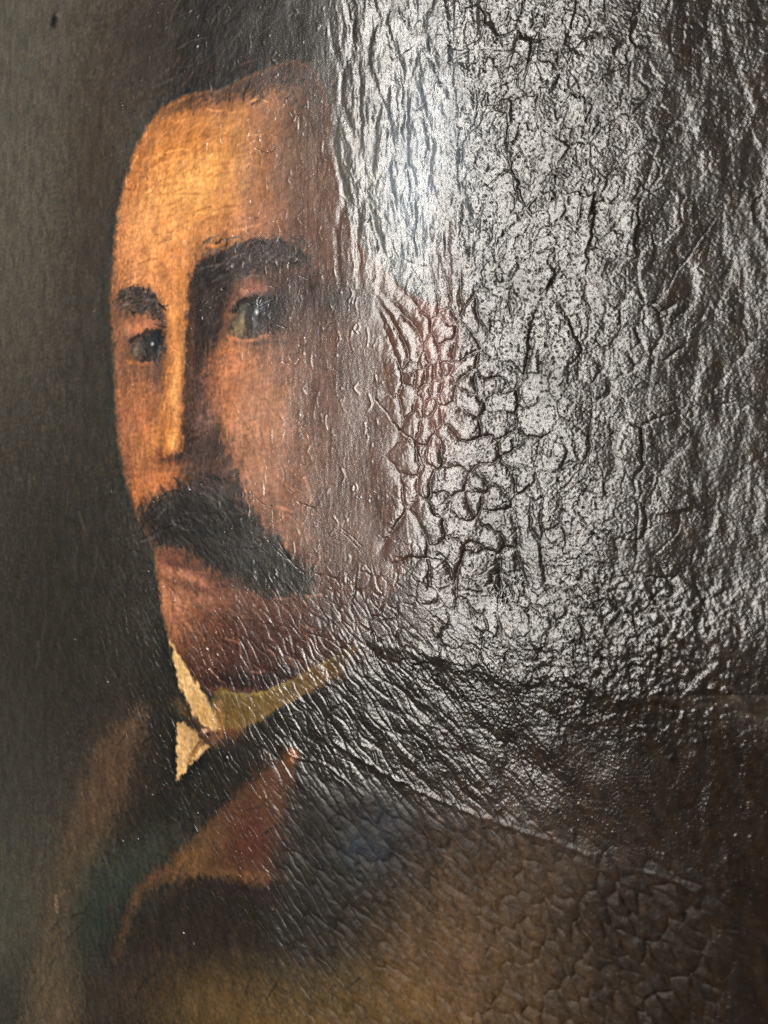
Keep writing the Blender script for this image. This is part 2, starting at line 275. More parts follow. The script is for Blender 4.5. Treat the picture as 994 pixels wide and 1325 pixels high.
strokes(160, (BACK,), [(62, 57, 49), (80, 75, 65), (54, 48, 41)], -20, 180, -20, 900, 84, 14, 1.5, .28, 14)
strokes(160, (COAT, LAPEL), [(26, 24, 22), (50, 46, 40), (70, 54, 42)], 20, 460, 900, 1320, -50, 12, 1.4, .4, 25)
# collar
paint([(282, 892), (310, 897), (345, 893), (390, 874), (430, 848), (462, 836), (448, 862), (410, 890), (366, 914), (330, 936), (296, 948), (280, 944), (272, 922)], (106, 84, 46), 4, .95, 1.0, COLLAR)
line([(290, 896), (320, 899), (350, 893), (392, 874), (436, 848)], (140, 120, 62), 1.8, .5, .7, 2); dab(300, 925, 20, 12, (104, 82, 36), .6); dab(415, 872, 22, 12, (92, 64, 38), .75); dab(448, 850, 16, 14, (56, 42, 32), .8)
paint([(220, 828), (228, 842), (244, 868), (262, 896), (276, 920), (284, 944), (270, 946), (254, 930), (240, 906), (230, 878)], (206, 166, 112), 2.6, 1, .8, COLLAR)
dab(262, 925, 10, 14, (196, 148, 84), .6, -30); dab(228, 858, 3, 20, (214, 172, 108), .5, -14)
paint([(228, 936), (238, 934), (250, 944), (262, 960), (272, 966), (256, 980), (240, 996), (227, 1012)], (194, 154, 102), 2.6, 1, .8, COLLAR, False)
line([(238, 920), (250, 936), (262, 948)], (70, 50, 30), 3, .85, .5, 2); paint([(280, 912), (286, 912), (290, 950), (282, 952)], (150, 108, 62), 2.5, .8, .5, COLLAR)
for a in range(6): line([(242+4*a, 992-6*a), (248+3*a, 972-3*a), (254+2*a, 964-2*a)], (120, 84, 44), 1.1, .6, .6, 1.2)
dab(275, 955, 14, 8, (110, 74, 50), .7, 10); dab(296, 948, 14, 6, (110, 66, 40), .6)
paint([(259, 947), (262, 941), (269, 941), (273, 947), (270, 954), (262, 954)], (96, 60, 44), 1.4, .97, .1, BUTTON, True, .2); dab(265, 946, 3, 3, (214, 170, 122), .95, 0, .1); dab(268, 950, 2, 2, (40, 26, 20), .8, 0, .2)
dab(234, 915, 4, 14, (88, 66, 36), .7, -20)
# black fleck top left
dab(70, 26, 2.6, 7, (10, 10, 9), 1, 12, .3); dab(75, 19, 4, 2.5, (96, 92, 84), .7, 10, .3)

def hatch(reg, deg, sx, sy, amp, seed, lo=0):
    a, b = rot(X, Y, deg); n = noise(a/sx, b/sy, seed)+.5*noise(a/sx*1.9, b/sy*1.7, seed+1)
    COL[:] += ((REG == reg)*(amp*n))[..., None]*np.array([1, .97, .95], np.float32)
hatch(MOU, -40, 9, 1.6, 10, 101); hatch(HAIR, 60, 8, 1.8, 8, 103); hatch(BROW1, 10, 5, 1.4, 16, 105); hatch(BROW2, 15, 6, 1.4, 14, 107); hatch(COAT, -50, 14, 3, 4, 109); hatch(FACE, 80, 8, 2.2, 6, 111); hatch(FACE, 15, 9, 1.8, 5, 113); hatch(COLLAR, -60, 9, 1.6, 9, 115); hatch(EYE1, 90, 4, 1.6, 6, 117); hatch(EYE2, 90, 4, 1.5, 7, 119)
def boxblur(A, r):
    for ax in (0, 1):
        P_ = np.pad(A, [(r+1, r) if q == ax else (0, 0) for q in range(3)], mode='edge').cumsum(ax, dtype=np.float64); n = A.shape[ax]
        A = ((np.take(P_, np.arange(2*r+1, 2*r+1+n), ax)-np.take(P_, np.arange(0, n), ax))/(2*r+1)).astype(np.float32)
    return A
for r, k in ((10, .28), (3, .25)): COL += k*(COL-boxblur(boxblur(COL, r), r))          # crisp up the brushwork
COL = np.clip(COL, 6, 250)
# pigment variation: brush drag, hairs, specks
tone = 1+.12*fbm(X/9, Y/14, 21, 4)+.07*noise(X/1.2, Y/3.2, 25)+.07*noise(X/3.5, Y/1.8, 26)
COL *= tone[..., None]
COL += (5*fbm(X/5, Y/6, 31, 3))[..., None]*np.array([1, .3, -.6], np.float32)
lum = COL.mean(2, keepdims=True); kf = ((.0+.12*ss(270, 330, PX))*((REG >= FACE) & (REG <= NOSE)))[..., None]; COL += kf*(lum-COL)
weave = noise(X/1.5, Y/1.1, 41)
COL *= (1.02-.10*ss(.05, .6, weave)+.09*noise(X/2.4, Y/1.5, 42)+.06*noise(X/7, Y/1.6, 44))[..., None]
COL *= (1+(1-ss(200, 420, PX))*(.10*noise(X/5, Y/7, 45)+.08*noise(X/3, Y/2, 46)))[..., None]
sp = noise(X/1.3, Y/1.3, 43); COL += (np.clip(sp-.55, 0, 1)*60)[..., None]
COL = np.clip(COL, 4, 250)
ALB = lin(COL)

# ------------------------------------------------------------------ relief of the canvas and paint, in millimetres
Hh = np.zeros((NR, NC), np.float32)
def groove(pts, wd, depth, lip=0.0, warp=.3, ridge=0.0, dm0=.62):
    """a crack (or, with ridge > 0, a raised wrinkle) traced in photo pixels; wd, depth in mm"""
    u, v = px_to_uv(*np.array(pts, float).T); p = spline(np.stack([u, v], 1)*1000, 5, False)
    q = np.array(pts, float); m = 26
    sl = box(q[:, 0].min()-m, q[:, 0].max()+m, q[:, 1].min()-m, q[:, 1].max()+m)
    d = sdf(p, X[sl]+warp*WX[sl]*.35, Y[sl]+warp*WY[sl]*.35, False)
    wv = .62*wd*(.8+.5*noise(X[sl]/3, Y[sl]/3, 77)); dm = np.clip(dm0+.75*noise(X[sl]/4.5, Y[sl]/4.5, 88), .05, 1)
    g = dm*np.exp(-(d/wv)**2)
    if ridge: Hh[sl] += ridge*dm*np.exp(-(d/wd)**2)
    else:
        Hh[sl] -= .75*depth*g; DIRT[sl] = np.maximum(DIRT[sl], min(1, depth*3.5)*ss(.25, .8, g))
glare = ss(380, 520, PX)*(1-ss(860, 960, PX))
lower = ss(0, 90, PY-(775+.15*PX))                                   # under the long crease
# (a) slow undulation of the old canvas
Hh += .28*fbm(X/60, Y/70, 51, 2)+(.06+.26*ss(560, 680, PX)*(1-.65*ss(720, 840, PX)))*noise(X/17, Y/20, 53)
def bulge(pxs, hs, yw):                     # a buckle of the cloth with an upright crest
    u, _v = px_to_uv(np.array(pxs, float), np.zeros(len(pxs))); xx = X+7*noise(X/30, Y/26, 52)+2.0*noise(X/7, Y/9, 58)
    t = np.interp(xx, u*1000, np.arange(len(pxs))); k = np.floor(t); f = t-k; f = f*f*(3-2*f); h = np.append(np.array(hs, np.float32), hs[-1])
    k = k.astype(int); return ((h[k]*(1-f)+h[k+1]*f)*yw).astype(np.float32)
Hh += bulge([370, 455, 640, 700], [0, .3, -1.0, -1.0], 1-ss(280, 420, PY))
Hh += bulge([700, 1030, 1200], [0, -2.3, -4], np.ones_like(X))
Hh += bulge([470, 536, 690, 760], [0, .45, -1.5, -1.5], ss(330, 430, PY)*(1-ss(740, 840, PY)))
# (b) long crease: the cloth falls away below it
cre = np.array([(-200, 690), (0, 702), (90, 738), (200, 772), (290, 800), (380, 812), (470, 832), (560, 852), (640, 868), (720, 886), (830, 906), (920, 902), (1100, 905)], float)
u, v = px_to_uv(*cre.T); cy_ = np.interp(X, u*1000, v*1000)
dc = Y-cy_+3.0*noise(X/22, Y/22, 56)+1.2*noise(X/6, Y/6, 55)                                    # mm above the crease
amp = .35+.65*ss(380, 520, PX)
Hh += amp*(-.85*(1-np.exp(-np.clip(-dc+.5, 0, 99)/12.0)))+amp*.12*np.exp(-(dc/3.0)**2)
# (c) weave of the cloth and fine pitting of the varnish
DIRT = np.zeros((NR, NC), np.float32)
pit = noise(X/1.5, Y/1.15, 61)+.55*noise(X/.85, Y/.65, 62)
pz = softbox(575, 1400, -400, 960, 50, 60)
dens = np.clip(.5+.8*fbm(X/16, Y/20, 60, 2), 0, 1.2)                 # pitting comes in patches
dens = np.maximum(dens, softbox(610, 760, 340, 500, 30, 30))
pk = ss(.62-.28*dens, .92-.28*dens, pit)
Hh += pz*(1-.6*ss(740, 880, PX))*(.055*pit-.16*pk)+(1-pz)*.014*pit
DIRT = np.maximum(DIRT, .8*pk*pz*(1-.6*ss(760, 900, PX)))
gr = noise(X/.75, Y/.6, 59)+.7*noise(X/.45, Y/.4, 57)
Hh += (.009+.023*np.maximum(softbox(510, 1400, -400, 1150, 50, 80), softbox(450, 700, -400, 350, 30, 60))*(1-.15*ss(740, 880, PX)))*gr
wv_ = np.sin(2*np.pi*(X+.06*WX)/.95)*np.sin(2*np.pi*(Y+.06*WY)/.95)
Hh += .004*wv_
# sparse upright ridges in the thin paint that catch the window
rdg = ss(.52, .8, noise(X/2.6, Y/5.5, 91))*ss(-.1, .5, noise(X/14, Y/17, 92))
Hh += .10*rdg*(1-pz)
Hh += (1-pz)*.09*ss(.5, .8, noise(X/2.3, Y/1.5, 191))*ss(-.2, .4, noise(X/11, Y/12, 192))
lm = 1-ss(200, 420, PX)
Hh += lm*(.05*noise(X/5, Y/4.5, 121)+.035*noise(X/2.8, Y/2.0, 122)+.05*ss(.45, .8, noise(X/4.5, Y/2.4, 123))+.26*ss(.5, .8, noise(X/4.0, Y/2.2, 124))*ss(0, .5, noise(X/30, Y/24, 125)))
# (d) vertical brush drag over the temple and cheek
vm = softbox(330, 620, -300, 800, 70, 60)
Hh += vm*(.012*noise(X/2.2, Y/8, 63)+.014*noise(X/1.1, Y/3, 64)+.022*fbm(X/4, Y/10, 69, 2))+.006*noise(X/.8, Y/4, 65)
# (e) puckered ridges in the hair by the temple
hm = softbox(440, 630, -300, 350, 26, 40)
a_, b_ = rot(X, Y, 10)
wx2 = .9*noise(X/5, Y/5, 66)
f1, f2, _ = voro((a_+wx2)/11, b_/27, 6)
Hh += hm*(-.26*(1-ss(0, .45, f2-f1))+.10*noise(a_/3.2, b_/7, 67)+.045*noise(a_/1.4, b_/2.2, 68))
# (f) traced islands of cracked paint
ISL = []
def isl(ox, oy, lst):
    for pl in lst: ISL.append([(ox+x/4.97, oy+y/4.97) for x, y in pl])
isl(500, 360, [[(380,150)],[(385,230)],[(285,210)],[(325,300),(370,370)],[(245,290),(240,350)],[(275,420),(290,480)],[(240,540)],[(385,450),(390,500)],[(385,580)],[(440,600),(490,570)],[(500,380),(460,480)],[(540,200),(560,300)],[(440,100),(430,160)],[(490,90)],[(590,170),(600,250)],[(505,660),(520,700)],[(600,690),(640,720),(700,680)],[(390,680),(380,760)],[(480,770),(550,840)],[(390,870),(480,920),(530,950)],[(680,790),(750,820)],[(650,920),(740,930)],[(320,700)],[(280,620)],[(220,640)],[(215,830)],[(280,840)],[(320,900)],[(265,960),(250,1030)],[(180,920),(170,980)],[(130,750),(150,820)],[(250,740)],[(330,600)],[(160,640)],[(150,580)],[(50,580),(60,680)],[(190,400),(180,480)],[(110,520)],[(60,830),(40,900)],[(700,450),(850,500),(800,350),(720,250)],[(920,690),(900,770)],[(930,540),(960,440)],[(880,900),(960,880)],[(640,580),(760,600)]])
isl(500, 540, [[(370,110),(420,240),(520,260),(640,220)],[(310,180),(300,250)],[(450,400),(380,420),(320,430)],[(255,360),(245,460)],[(340,530)],[(475,570),(490,610)],[(600,350),(680,370),(750,430)],[(560,440),(580,430)],[(700,520),(640,560)],[(555,540)],[(640,640),(740,700),(770,760)],[(210,560),(260,640),(320,770)],[(430,700),(560,760),(690,810)],[(560,850)],[(150,700),(200,800),(230,850)],[(320,870),(440,850)],[(800,250),(880,250)],[(780,180)],[(880,560),(880,700),(880,850)],[(860,400)],[(230,240)],[(160,230),(170,320)],[(160,430),(170,500)],[(60,560),(50,480)],[(540,920),(660,930)],[(230,960)],[(320,950)],[(750,920)]])
isl(680, 360, [[(150,430),(250,480),(100,520),(250,380)],[(340,300)],[(430,310),(520,360),(460,400)],[(530,250),(470,200)],[(650,230),(660,150)],[(770,260),(800,300)],[(740,340)],[(640,400),(560,420)],[(560,520),(620,530),(480,500),(420,430)],[(720,590)],[(690,480)],[(760,420)],[(830,470),(880,390),(950,290)],[(900,230),(870,270)],[(340,600),(390,580)],[(290,610)],[(220,620)],[(530,600)],[(320,710)],[(560,700),(700,660)],[(480,670)],[(700,770),(830,770)],[(520,830)],[(330,900),(320,830)],[(880,130),(930,60)],[(790,60)],[(590,70),(560,110)],[(910,560)],[(820,590)]])
isl(680, 540, [[(290,110),(330,210),(240,390)],[(200,250),(120,280)],[(120,420),(130,520),(110,650)],[(40,500),(30,700)],[(300,500),(400,620),(550,640),(620,560),(630,700)],[(300,680),(420,790),(520,930),(400,900),(300,830)],[(160,800)],[(440,250),(470,120),(490,300)],[(600,200),(640,430),(560,430)],[(700,440)],[(840,220),(850,120)],[(860,720),(830,830)],[(840,540),(880,480)],[(730,900)],[(620,880)],[(940,350)],[(380,400)]])
zone = [(512, 372), (560, 345), (610, 372), (650, 430), (700, 400), (760, 352), (860, 345), (892, 380), (880, 470), (870, 560), (884, 680), (868, 740), (800, 752), (720, 748), (640, 756), (560, 752), (512, 728), (508, 640), (518, 560), (500, 470)]
slI = box(470, 930, 320, 790)
xi = X[slI]+.55*WX[slI]*.35; yi = Y[slI]+.55*WY[slI]*.35
f1 = np.full(xi.shape, 1e9, np.float32); f2 = f1.copy(); iid = np.full(xi.shape, -1, np.int32)
for n, pl in enumerate(ISL):
    u, v = px_to_uv(*np.array(pl, float).T); q = np.stack([u, v], 1)*1000
    d = np.sqrt((xi-q[0, 0])**2+(yi-q[0, 1])**2) if len(pl) == 1 else sdf(q, xi, yi, False)
    m = d < f1; f2 = np.where(m, f1, np.minimum(f2, d)); iid = np.where(m, n, iid); f1 = np.minimum(f1, d)
e = (f2-f1)*.5
zm = ss(-30, 14, 10*noise(X[slI]/7, Y[slI]/7, 94)+sdf(spline(zone), PX[slI], PY[slI]))
stg = zm*(.35+.65*(1-ss(640, 740, PX[slI])))                          # the left ones stand proudest
tx = (_r1[iid*7 % 4096]-.5)*.14; ty = (_r2[iid*13 % 4096]-.5)*.12
cxm = np.zeros(len(ISL)); cym = np.zeros(len(ISL))
for n, pl in enumerate(ISL):
    u, v = px_to_uv(*np.array(pl, float).T); cxm[n], cym[n] = u.mean()*1000, v.mean()*1000
Hh[slI] += stg*(-.28*np.exp(-e/.34)-.16*(1-ss(0, 2.6, e))+.06*(_r3[iid*11 % 4096]-.5))+zm*(tx*np.clip(X[slI]-cxm[iid], -6, 6)+ty*np.clip(Y[slI]-cym[iid], -6, 6))*.5*ss(0, .8, e)
DIRT[slI] = np.maximum(DIRT[slI], (zm*(.35+.65*(1-ss(660, 760, PX[slI]))))*np.clip(.75+.6*noise(X[slI]/5, Y[slI]/5, 93), 0, 1)*(1-ss(.04, .22, e))*.6)
FLK = np.full((NR, NC), -1, np.int32)
FLK[slI] = np.where(zm > .55, iid, -1)
def net(sx, sy, seed, deg, mask, depth, cup, dirt, fade, tilt=0.0):
    a, b = rot(X, Y, deg)
    a = a+1.5*noise(X/6, Y/6, seed+300)+.6*noise(X/2, Y/2, seed+301); b = b+1.5*noise(X/6, Y/6, seed+302)+.6*noise(X/2, Y/2, seed+303)
    f1, f2, cid, ox, oy, kk = voro(a/sx, b/sy, seed, 1.0, True)
    e = (f2-f1)*.5*min(sx, sy)
    on = mask*np.clip(fade+.9*noise(X/8, Y/8, seed+304), 0, 1)
    Hh[:] += on*(cup*np.exp(-e/1.6)-(depth+cup)*np.exp(-(e/.33)**2))
    if tilt: Hh[:] += mask*tilt*((_r1[kk]-.5)*ox*sx+(_r2[kk]-.5)*oy*sy+.5*_r3[kk])*ss(0, .7, e)
    DIRT[:] = np.maximum(DIRT, on*dirt*(1-ss(.08, .26, e)))
    return cid
zmF = np.pad(zm, ((slI[0].start, NR-slI[0].stop), (slI[1].start, NC-slI[1].stop)))
nm = softbox(600, 1400, -400, 800, 50, 60)*(1-zmF)*(1-.6*ss(790, 930, PX))
cidn = net(15, 13, 31, 20, nm*(1-.35*ss(760, 900, PX)), .10, .13, .28, .42, .07)
net(6.5, 6, 33, -15, np.clip(nm+.5*zmF, 0, 1)*(1-.6*ss(800, 920, PX)), .11, .09, .32, .42, .08)
net(9, 5, 35, -30, softbox(430, 900, 740, 880, 50, 30), .18, .12, .8, .45)
net(16, 13, 37, 0, softbox(120, 540, 80, 820, 40, 60), .05, .03, .6, -.05)
FLK = np.where((nm > .5) & (PX < 900) & (PY > -20), 300000+np.unique(cidn, return_inverse=True)[1].reshape(cidn.shape), FLK)
# (g) pillow-shaped cells in the lower middle, leaning down to the right
bm_ = ss(1020, 1120, PY+.25*(600-PX))*ss(300, 470, PX)*(1-ss(840, 980, PX))
a_, b_ = rot(X, Y, -31)                                              # a_ runs down-right on the cloth
wq = .9*noise(X/5, Y/5, 71); wr = .9*noise(X/5, Y/5, 72)
f1, f2, cb1 = voro((a_+wq)/19, (b_+wr)/5.2, 9, .95); e1 = (f2-f1)*.5*5.2
f1, f2, cb2 = voro((a_+1.5*wq)/8.5, (b_+1.5*wr)/4.8, 10, .95); e2 = (f2-f1)*.5*4.8
hw = ss(-26, 26, PX+.25*(PY-1250)+30*noise(X/12, Y/12, 96)-610)
cidb = np.where(hw > .5, cb2+10**9, cb1)
pil = lambda e, seed: (.80*(1-np.exp(-e/1.1))-.10*np.exp(-(e/.25)**2))*np.clip(.8+.5*noise(X/13, Y/13, seed), .25, 1.2)
Hh += bm_*((1-hw)*pil(e1, 98)+hw*pil(e2, 99)+.07*noise(X/2.6, Y/2.0, 73)+.10*fbm(X/5, Y/4, 97, 3)+.035*noise(X/1.1, Y/.9, 100))
DIRT = np.maximum(DIRT, bm_*.18*((1-hw)*(1-ss(.05, .3, e1))+hw*(1-ss(.05, .3, e2))))
sel = (bm_ > .6) & (PY < 1345)
FLK = np.where(sel, 100000+np.unique(cidb, return_inverse=True)[1].reshape(cidb.shape), FLK)
# (h) fine diagonal wrinkles over chin, collar, coat and lower background
wm = ss(-30, 110, PY-(640+.25*PX))*(1-bm_*.8)*(1-ss(620, 800, PX)*.7)
a_, b_ = rot(X+1.5*noise(X/9, Y/9, 74), Y+1.5*noise(X/9, Y/9, 75), -36)
f1, f2, _ = voro(a_/15, b_/4.2, 12, .95)
Hh += wm*(-.11*(1-ss(0, .35, f2-f1))+.02*noise(a_/6, b_/1.6, 76)+.018*noise(X/1.6, Y/1.1, 78)+.025*noise(X/3, Y/2.2, 70))
wl = softbox(60, 230, 520, 1000, 40, 70)
a_, b_ = rot(X, Y, -60); Hh += wl*(.15*noise(a_/12, b_/3.6, 79)+.06*noise(X/3.0, Y/1.8, 80))*np.clip(.5+noise(X/25, Y/22, 180), 0, 1)
# (i) heavier folds just under the crease
fm = softbox(330, 760, 850, 1060, 60, 40)
a_, b_ = rot(X, Y, -24); Hh += fm*(.26*noise(a_/24, b_/9.0, 81)+.07*noise(a_/10, b_/4.4, 82)+.04*noise(X/1.7, Y/1.2, 106)+.02*noise(X/.9, Y/.7, 108))
# (j) grainy crust in the lower right, drips on the right
gm = softbox(700, 960, 740, 960, 60, 50)
Hh += gm*(.13*noise(X/2.4, Y/2.0, 14)+.10*noise(X/3.6, Y/3, 15)+.06*noise(X/1.2, Y/1.0, 16))
rm = ss(820, 900, PX)
Hh += .9*rm*(.13*noise(X/6.0, Y/16, 83)+.08*noise(X/3, Y/6, 84)+.04*noise(X/1.4, Y/1.8, 85))
# (k) single cracks that can be traced
def zz(ox, oy, k, pts): return [(ox+x/k, oy+y/k) for x, y in pts]
for pts in ([(280,350),(300,370),(340,350),(375,330)],[(400,110),(440,98),(470,85)],[(460,155),(600,155),(720,160),(870,160)],[(550,215),(590,210),(610,245),(640,235),(700,265),(740,258)],[(860,280),(920,245),(990,215)],[(270,190),(310,160),(350,130)],[(490,745),(530,700),(570,640)],[(265,790),(280,820),(330,845),(380,855)],[(565,830),(600,870),(670,890),(690,870)],[(730,810),(780,785)],[(590,555),(640,560),(700,600)],[(380,300),(440,200),(520,150)],[(785,350),(788,480),(785,680)]):
    groove(zz(400, 0, 2.485, pts), .45, .18, .06)
for pts in ([(390,280),(480,225),(540,180)],[(480,760),(480,660),(530,630),(545,560)],[(545,620),(580,630),(640,600)],[(530,870),(525,960)],[(690,860),(760,760),(800,700)],[(600,980),(650,930),(690,850)]):
    groove(zz(594, 0, 2.485, pts), .5, .15, .08)
for pts in ([(410,190),(415,300),(405,420),(400,470),(350,550),(320,580)],[(320,640),(420,720),(500,780)],[(360,570),(440,600),(540,615),(560,640),(555,760)],[(630,300),(700,285),(770,310),(860,295)],[(690,660),(680,720),(610,790)]):
    groove(zz(594, 400, 2.485, pts), .5, .17, .10)
for pts in ([(605,120),(640,95),(670,70)],[(440,190),(500,185),(560,160),(620,150),(700,230),(720,250)],[(720,250),(770,255),(840,270),(890,240)],[(855,100),(870,60)],[(270,350),(340,350),(440,380),(540,405),(640,420),(720,440),(830,470)],[(360,475),(420,480),(450,440),(440,410)],[(850,110),(910,160),(920,190)],[(640,140),(690,220),(720,245)]):
    groove(zz(100, 640, 2.485, pts), .40, .16, .07)
for pts in ([(460,560),(465,660),(500,720)],[(840,880),(900,940),(930,990)],[(610,880),(660,850)],[(600,900),(650,960),(700,990)]):
    groove(zz(100, 330, 2.485, pts), .40, .16, .08)
groove([(485, 515), (505, 540), (520, 558), (540, 575), (548, 610)], .6, .30, .10); groove([(430, 960), (470, 985), (530, 1020), (600, 1050), (700, 1085), (760, 1108)], .8, 0, ridge=.28)
groove([(355, 960), (380, 980), (420, 990), (470, 1030)], .6, 0, ridge=.2); groove([(800, 1128), (850, 1135), (895, 1158)], .7, 0, ridge=.25)
for pts in ([(190,640),(215,632),(235,640)],[(180,310),(190,305),(205,308)],[(205,240),(230,222),(246,213)],[(200,273),(215,268),(235,274)],[(300,160),(303,200),(300,240)],[(395,100),(398,220),(396,330)],[(412,150),(410,300),(414,470)],[(240,345),(238,370),(243,410)]):
    groove(pts, .3, .06)
# short raised wrinkles running down to the right
r3 = np.random.default_rng(11)
for n in range(190):
    x = r3.uniform(170, 620); y = r3.uniform(690, 1290)
    if x > 380 and y < 1080 and r3.random() < .55: continue
    if y < 700+.22*(x-100) or (x > 430 and y > 1160) or (x < 200 and r3.random() < .5): continue
    L = r3.uniform(5, 26)*(1.3 if y > 850 else 1); a = math.radians(r3.normal(52 if x < 420 else 38, 9))
    dx, dy = L*math.cos(a), L*math.sin(a); k = r3.normal(0, 3)
    groove([(x-dx, y-dy), (x+k, y-k), (x+dx, y+dy)], r3.uniform(.3, .5), 0, ridge=r3.uniform(.03, .16), dm0=.55)
for n in range(130):                                                 # hairline cracks in the lit flesh paint
    x = r3.uniform(160, 400); y = r3.uniform(130, 720); L = r3.uniform(4, 13); a = r3.normal(-.15, .5) if r3.random() < .7 else r3.normal(1.4, .3)
    dx, dy = L*math.cos(a), L*math.sin(a); k = r3.normal(0, 2.5)
    groove([(x-dx, y-dy), (x-dy*.2+k, y+dx*.2+k), (x+dx, y+dy)], r3.uniform(.3, .5), r3.uniform(.12, .26), dm0=.8)
for n in range(260):                                                 # little upright glinting ridges on face and ground
    x = r3.uniform(60, 480); y = r3.uniform(0, 760)
    L = r3.uniform(3, 13); k = r3.normal(0, 2)
    groove([(x-k*.5, y-L), (x+k, y), (x-k, y+L)], r3.uniform(.35, .6), 0, ridge=r3.uniform(.05, .15), dm0=.6)

# ------------------------------------------------------------------ sheet -> normals
Zy = -Hh*0.001
dU = np.gradient(U, axis=1); dH = np.gradient(Zy, axis=1); dVc = np.gradient(V, axis=1)
dVr = np.gradient(V, axis=0); dHr = np.gradient(Zy, axis=0)
ta = np.stack([dU, dH, dVc], -1); tb = np.stack([0*dU, dHr, dVr], -1)
N = np.cross(ta, tb); N /= np.linalg.norm(N, axis=-1, keepdims=True); N *= np.where(N[..., 1:2] > 0, -1, 1)
POS = np.stack([U, Zy, V], -1).astype(np.float32)
MATTE = np.clip(bm_*1.5+.15*fbm(X/20, Y/20, 95, 2), 0, 1).astype(np.float32)
ALB = (ALB*(1-.75*DIRT[..., None])).astype(np.float32); DIRT = np.clip(DIRT, 0, 1).astype(np.float32)

# ------------------------------------------------------------------ material: pigment under old glossy varnish
mat = bpy.data.materials.new('varnished_oil_paint'); mat.use_nodes = True
nt = mat.node_tree; nd = nt.nodes; lk = nt.links; bs = nd['Principled BSDF']
at = nd.new('ShaderNodeAttribute'); at.attribute_name = 'pigment'; lk.new(at.outputs['Color'], bs.inputs['Base Color'])
tc = nd.new('ShaderNodeTexCoord')
n1 = nd.new('ShaderNodeTexNoise'); n1.inputs['Scale'].default_value = 2600; n1.inputs['Detail'].default_value = 2
n2 = nd.new('ShaderNodeTexNoise'); n2.inputs['Scale'].default_value = 90; n2.inputs['Detail'].default_value = 4
lk.new(tc.outputs['Object'], n1.inputs['Vector']); lk.new(tc.outputs['Object'], n2.inputs['Vector'])
mr = nd.new('ShaderNodeMapRange'); mr.inputs[3].default_value = .14; mr.inputs[4].default_value = .24
lk.new(n2.outputs['Fac'], mr.inputs[0]); lk.new(mr.outputs[0], bs.inputs['Roughness'])
bp = nd.new('ShaderNodeBump'); bp.inputs['Strength'].default_value = .6; bp.inputs['Distance'].default_value = .00006
lk.new(n1.outputs['Fac'], bp.inputs['Height']); lk.new(bp.outputs[0], bs.inputs['Normal'])
bs.inputs['IOR'].default_value = 1.5
a2 = nd.new('ShaderNodeAttribute'); a2.attribute_name = 'dirt'; a3 = nd.new('ShaderNodeAttribute'); a3.attribute_name = 'matte'
ms = nd.new('ShaderNodeMath'); ms.operation = 'MULTIPLY_ADD'; ms.inputs[1].default_value = -.27; ms.inputs[2].default_value = .29
mx = nd.new('ShaderNodeMath'); mx.operation = 'MULTIPLY_ADD'; mx.inputs[1].default_value = .72; mx.use_clamp = True
lk.new(a3.outputs['Fac'], mx.inputs[0]); lk.new(a2.outputs['Fac'], mx.inputs[2]); lk.new(mx.outputs[0], ms.inputs[0]); lk.new(ms.outputs[0], bs.inputs['Specular IOR Level'])      # grime in pits and cracks is not glossy
ma = nd.new('ShaderNodeMath'); ma.operation = 'MULTIPLY_ADD'; ma.inputs[1].default_value = .28
lk.new(a3.outputs['Fac'], ma.inputs[0]); lk.new(mr.outputs[0], ma.inputs[2]); lk.new(ma.outputs[0], bs.inputs['Roughness'])
linen = bpy.data.materials.new('raw_linen'); linen.use_nodes = True
lb = linen.node_tree.nodes['Principled BSDF']; lb.inputs['Roughness'].default_value = .9
ln = linen.node_tree.nodes.new('ShaderNodeTexNoise'); ln.inputs['Scale'].default_value = 700
lr = linen.node_tree.nodes.new('ShaderNodeValToRGB'); lr.color_ramp.elements[0].color = (.22, .17, .11, 1); lr.color_ramp.elements[1].color = (.42, .35, .25, 1)
linen.node_tree.links.new(ln.outputs['Fac'], lr.inputs[0]); linen.node_tree.links.new(lr.outputs[0], lb.inputs['Base Color'])

# ------------------------------------------------------------------ objects
def sheet_part(name, faces_mask, parent):
    fr, fc = np.nonzero(faces_mask)
    if len(fr) == 0: return None
    i0 = fr*NC+fc
    quads = np.stack([i0, i0+NC, i0+NC+1, i0+1], 1)
    vid, inv = np.unique(quads, return_inverse=True); inv = inv.reshape(-1).astype(np.int32)
    me = bpy.data.meshes.new(name); nq = len(fr)
    me.vertices.add(len(vid)); me.vertices.foreach_set('co', POS.reshape(-1, 3)[vid].ravel())
    me.loops.add(nq*4); me.loops.foreach_set('vertex_index', inv)
    me.polygons.add(nq); me.polygons.foreach_set('loop_start', np.arange(0, nq*4, 4, dtype=np.int32))
    me.update(calc_edges=True)
    c = np.ones((len(vid), 4), np.float32); c[:, :3] = ALB.reshape(-1, 3)[vid]
    me.attributes.new('pigment', 'FLOAT_COLOR', 'POINT').data.foreach_set('color', c.ravel())
    me.attributes.new('dirt', 'FLOAT', 'POINT').data.foreach_set('value', DIRT.reshape(-1)[vid])
    me.attributes.new('matte', 'FLOAT', 'POINT').data.foreach_set('value', MATTE.reshape(-1)[vid])
    me.polygons.foreach_set('use_smooth', np.ones(nq, bool))
    try:
        me.attributes.new('custom_normal', 'FLOAT_VECTOR', 'POINT').data.foreach_set('vector', N.reshape(-1, 3)[vid].astype(np.float32).ravel())
    except Exception as ex:
        print('custom normals:', ex)
    me.materials.append(mat)
    o = bpy.data.objects.new(name, me); sc.collection.objects.link(o); o.parent = parent
    return o
root = bpy.data.objects.new('oil_painting', None); sc.collection.objects.link(root)
root['label'] = 'old oil portrait of a moustached man in dark coat, cracked glossy paint on canvas'; root['category'] = 'painting'
fl = FLK[:-1, :-1].copy(); rg = REG[:-1, :-1]
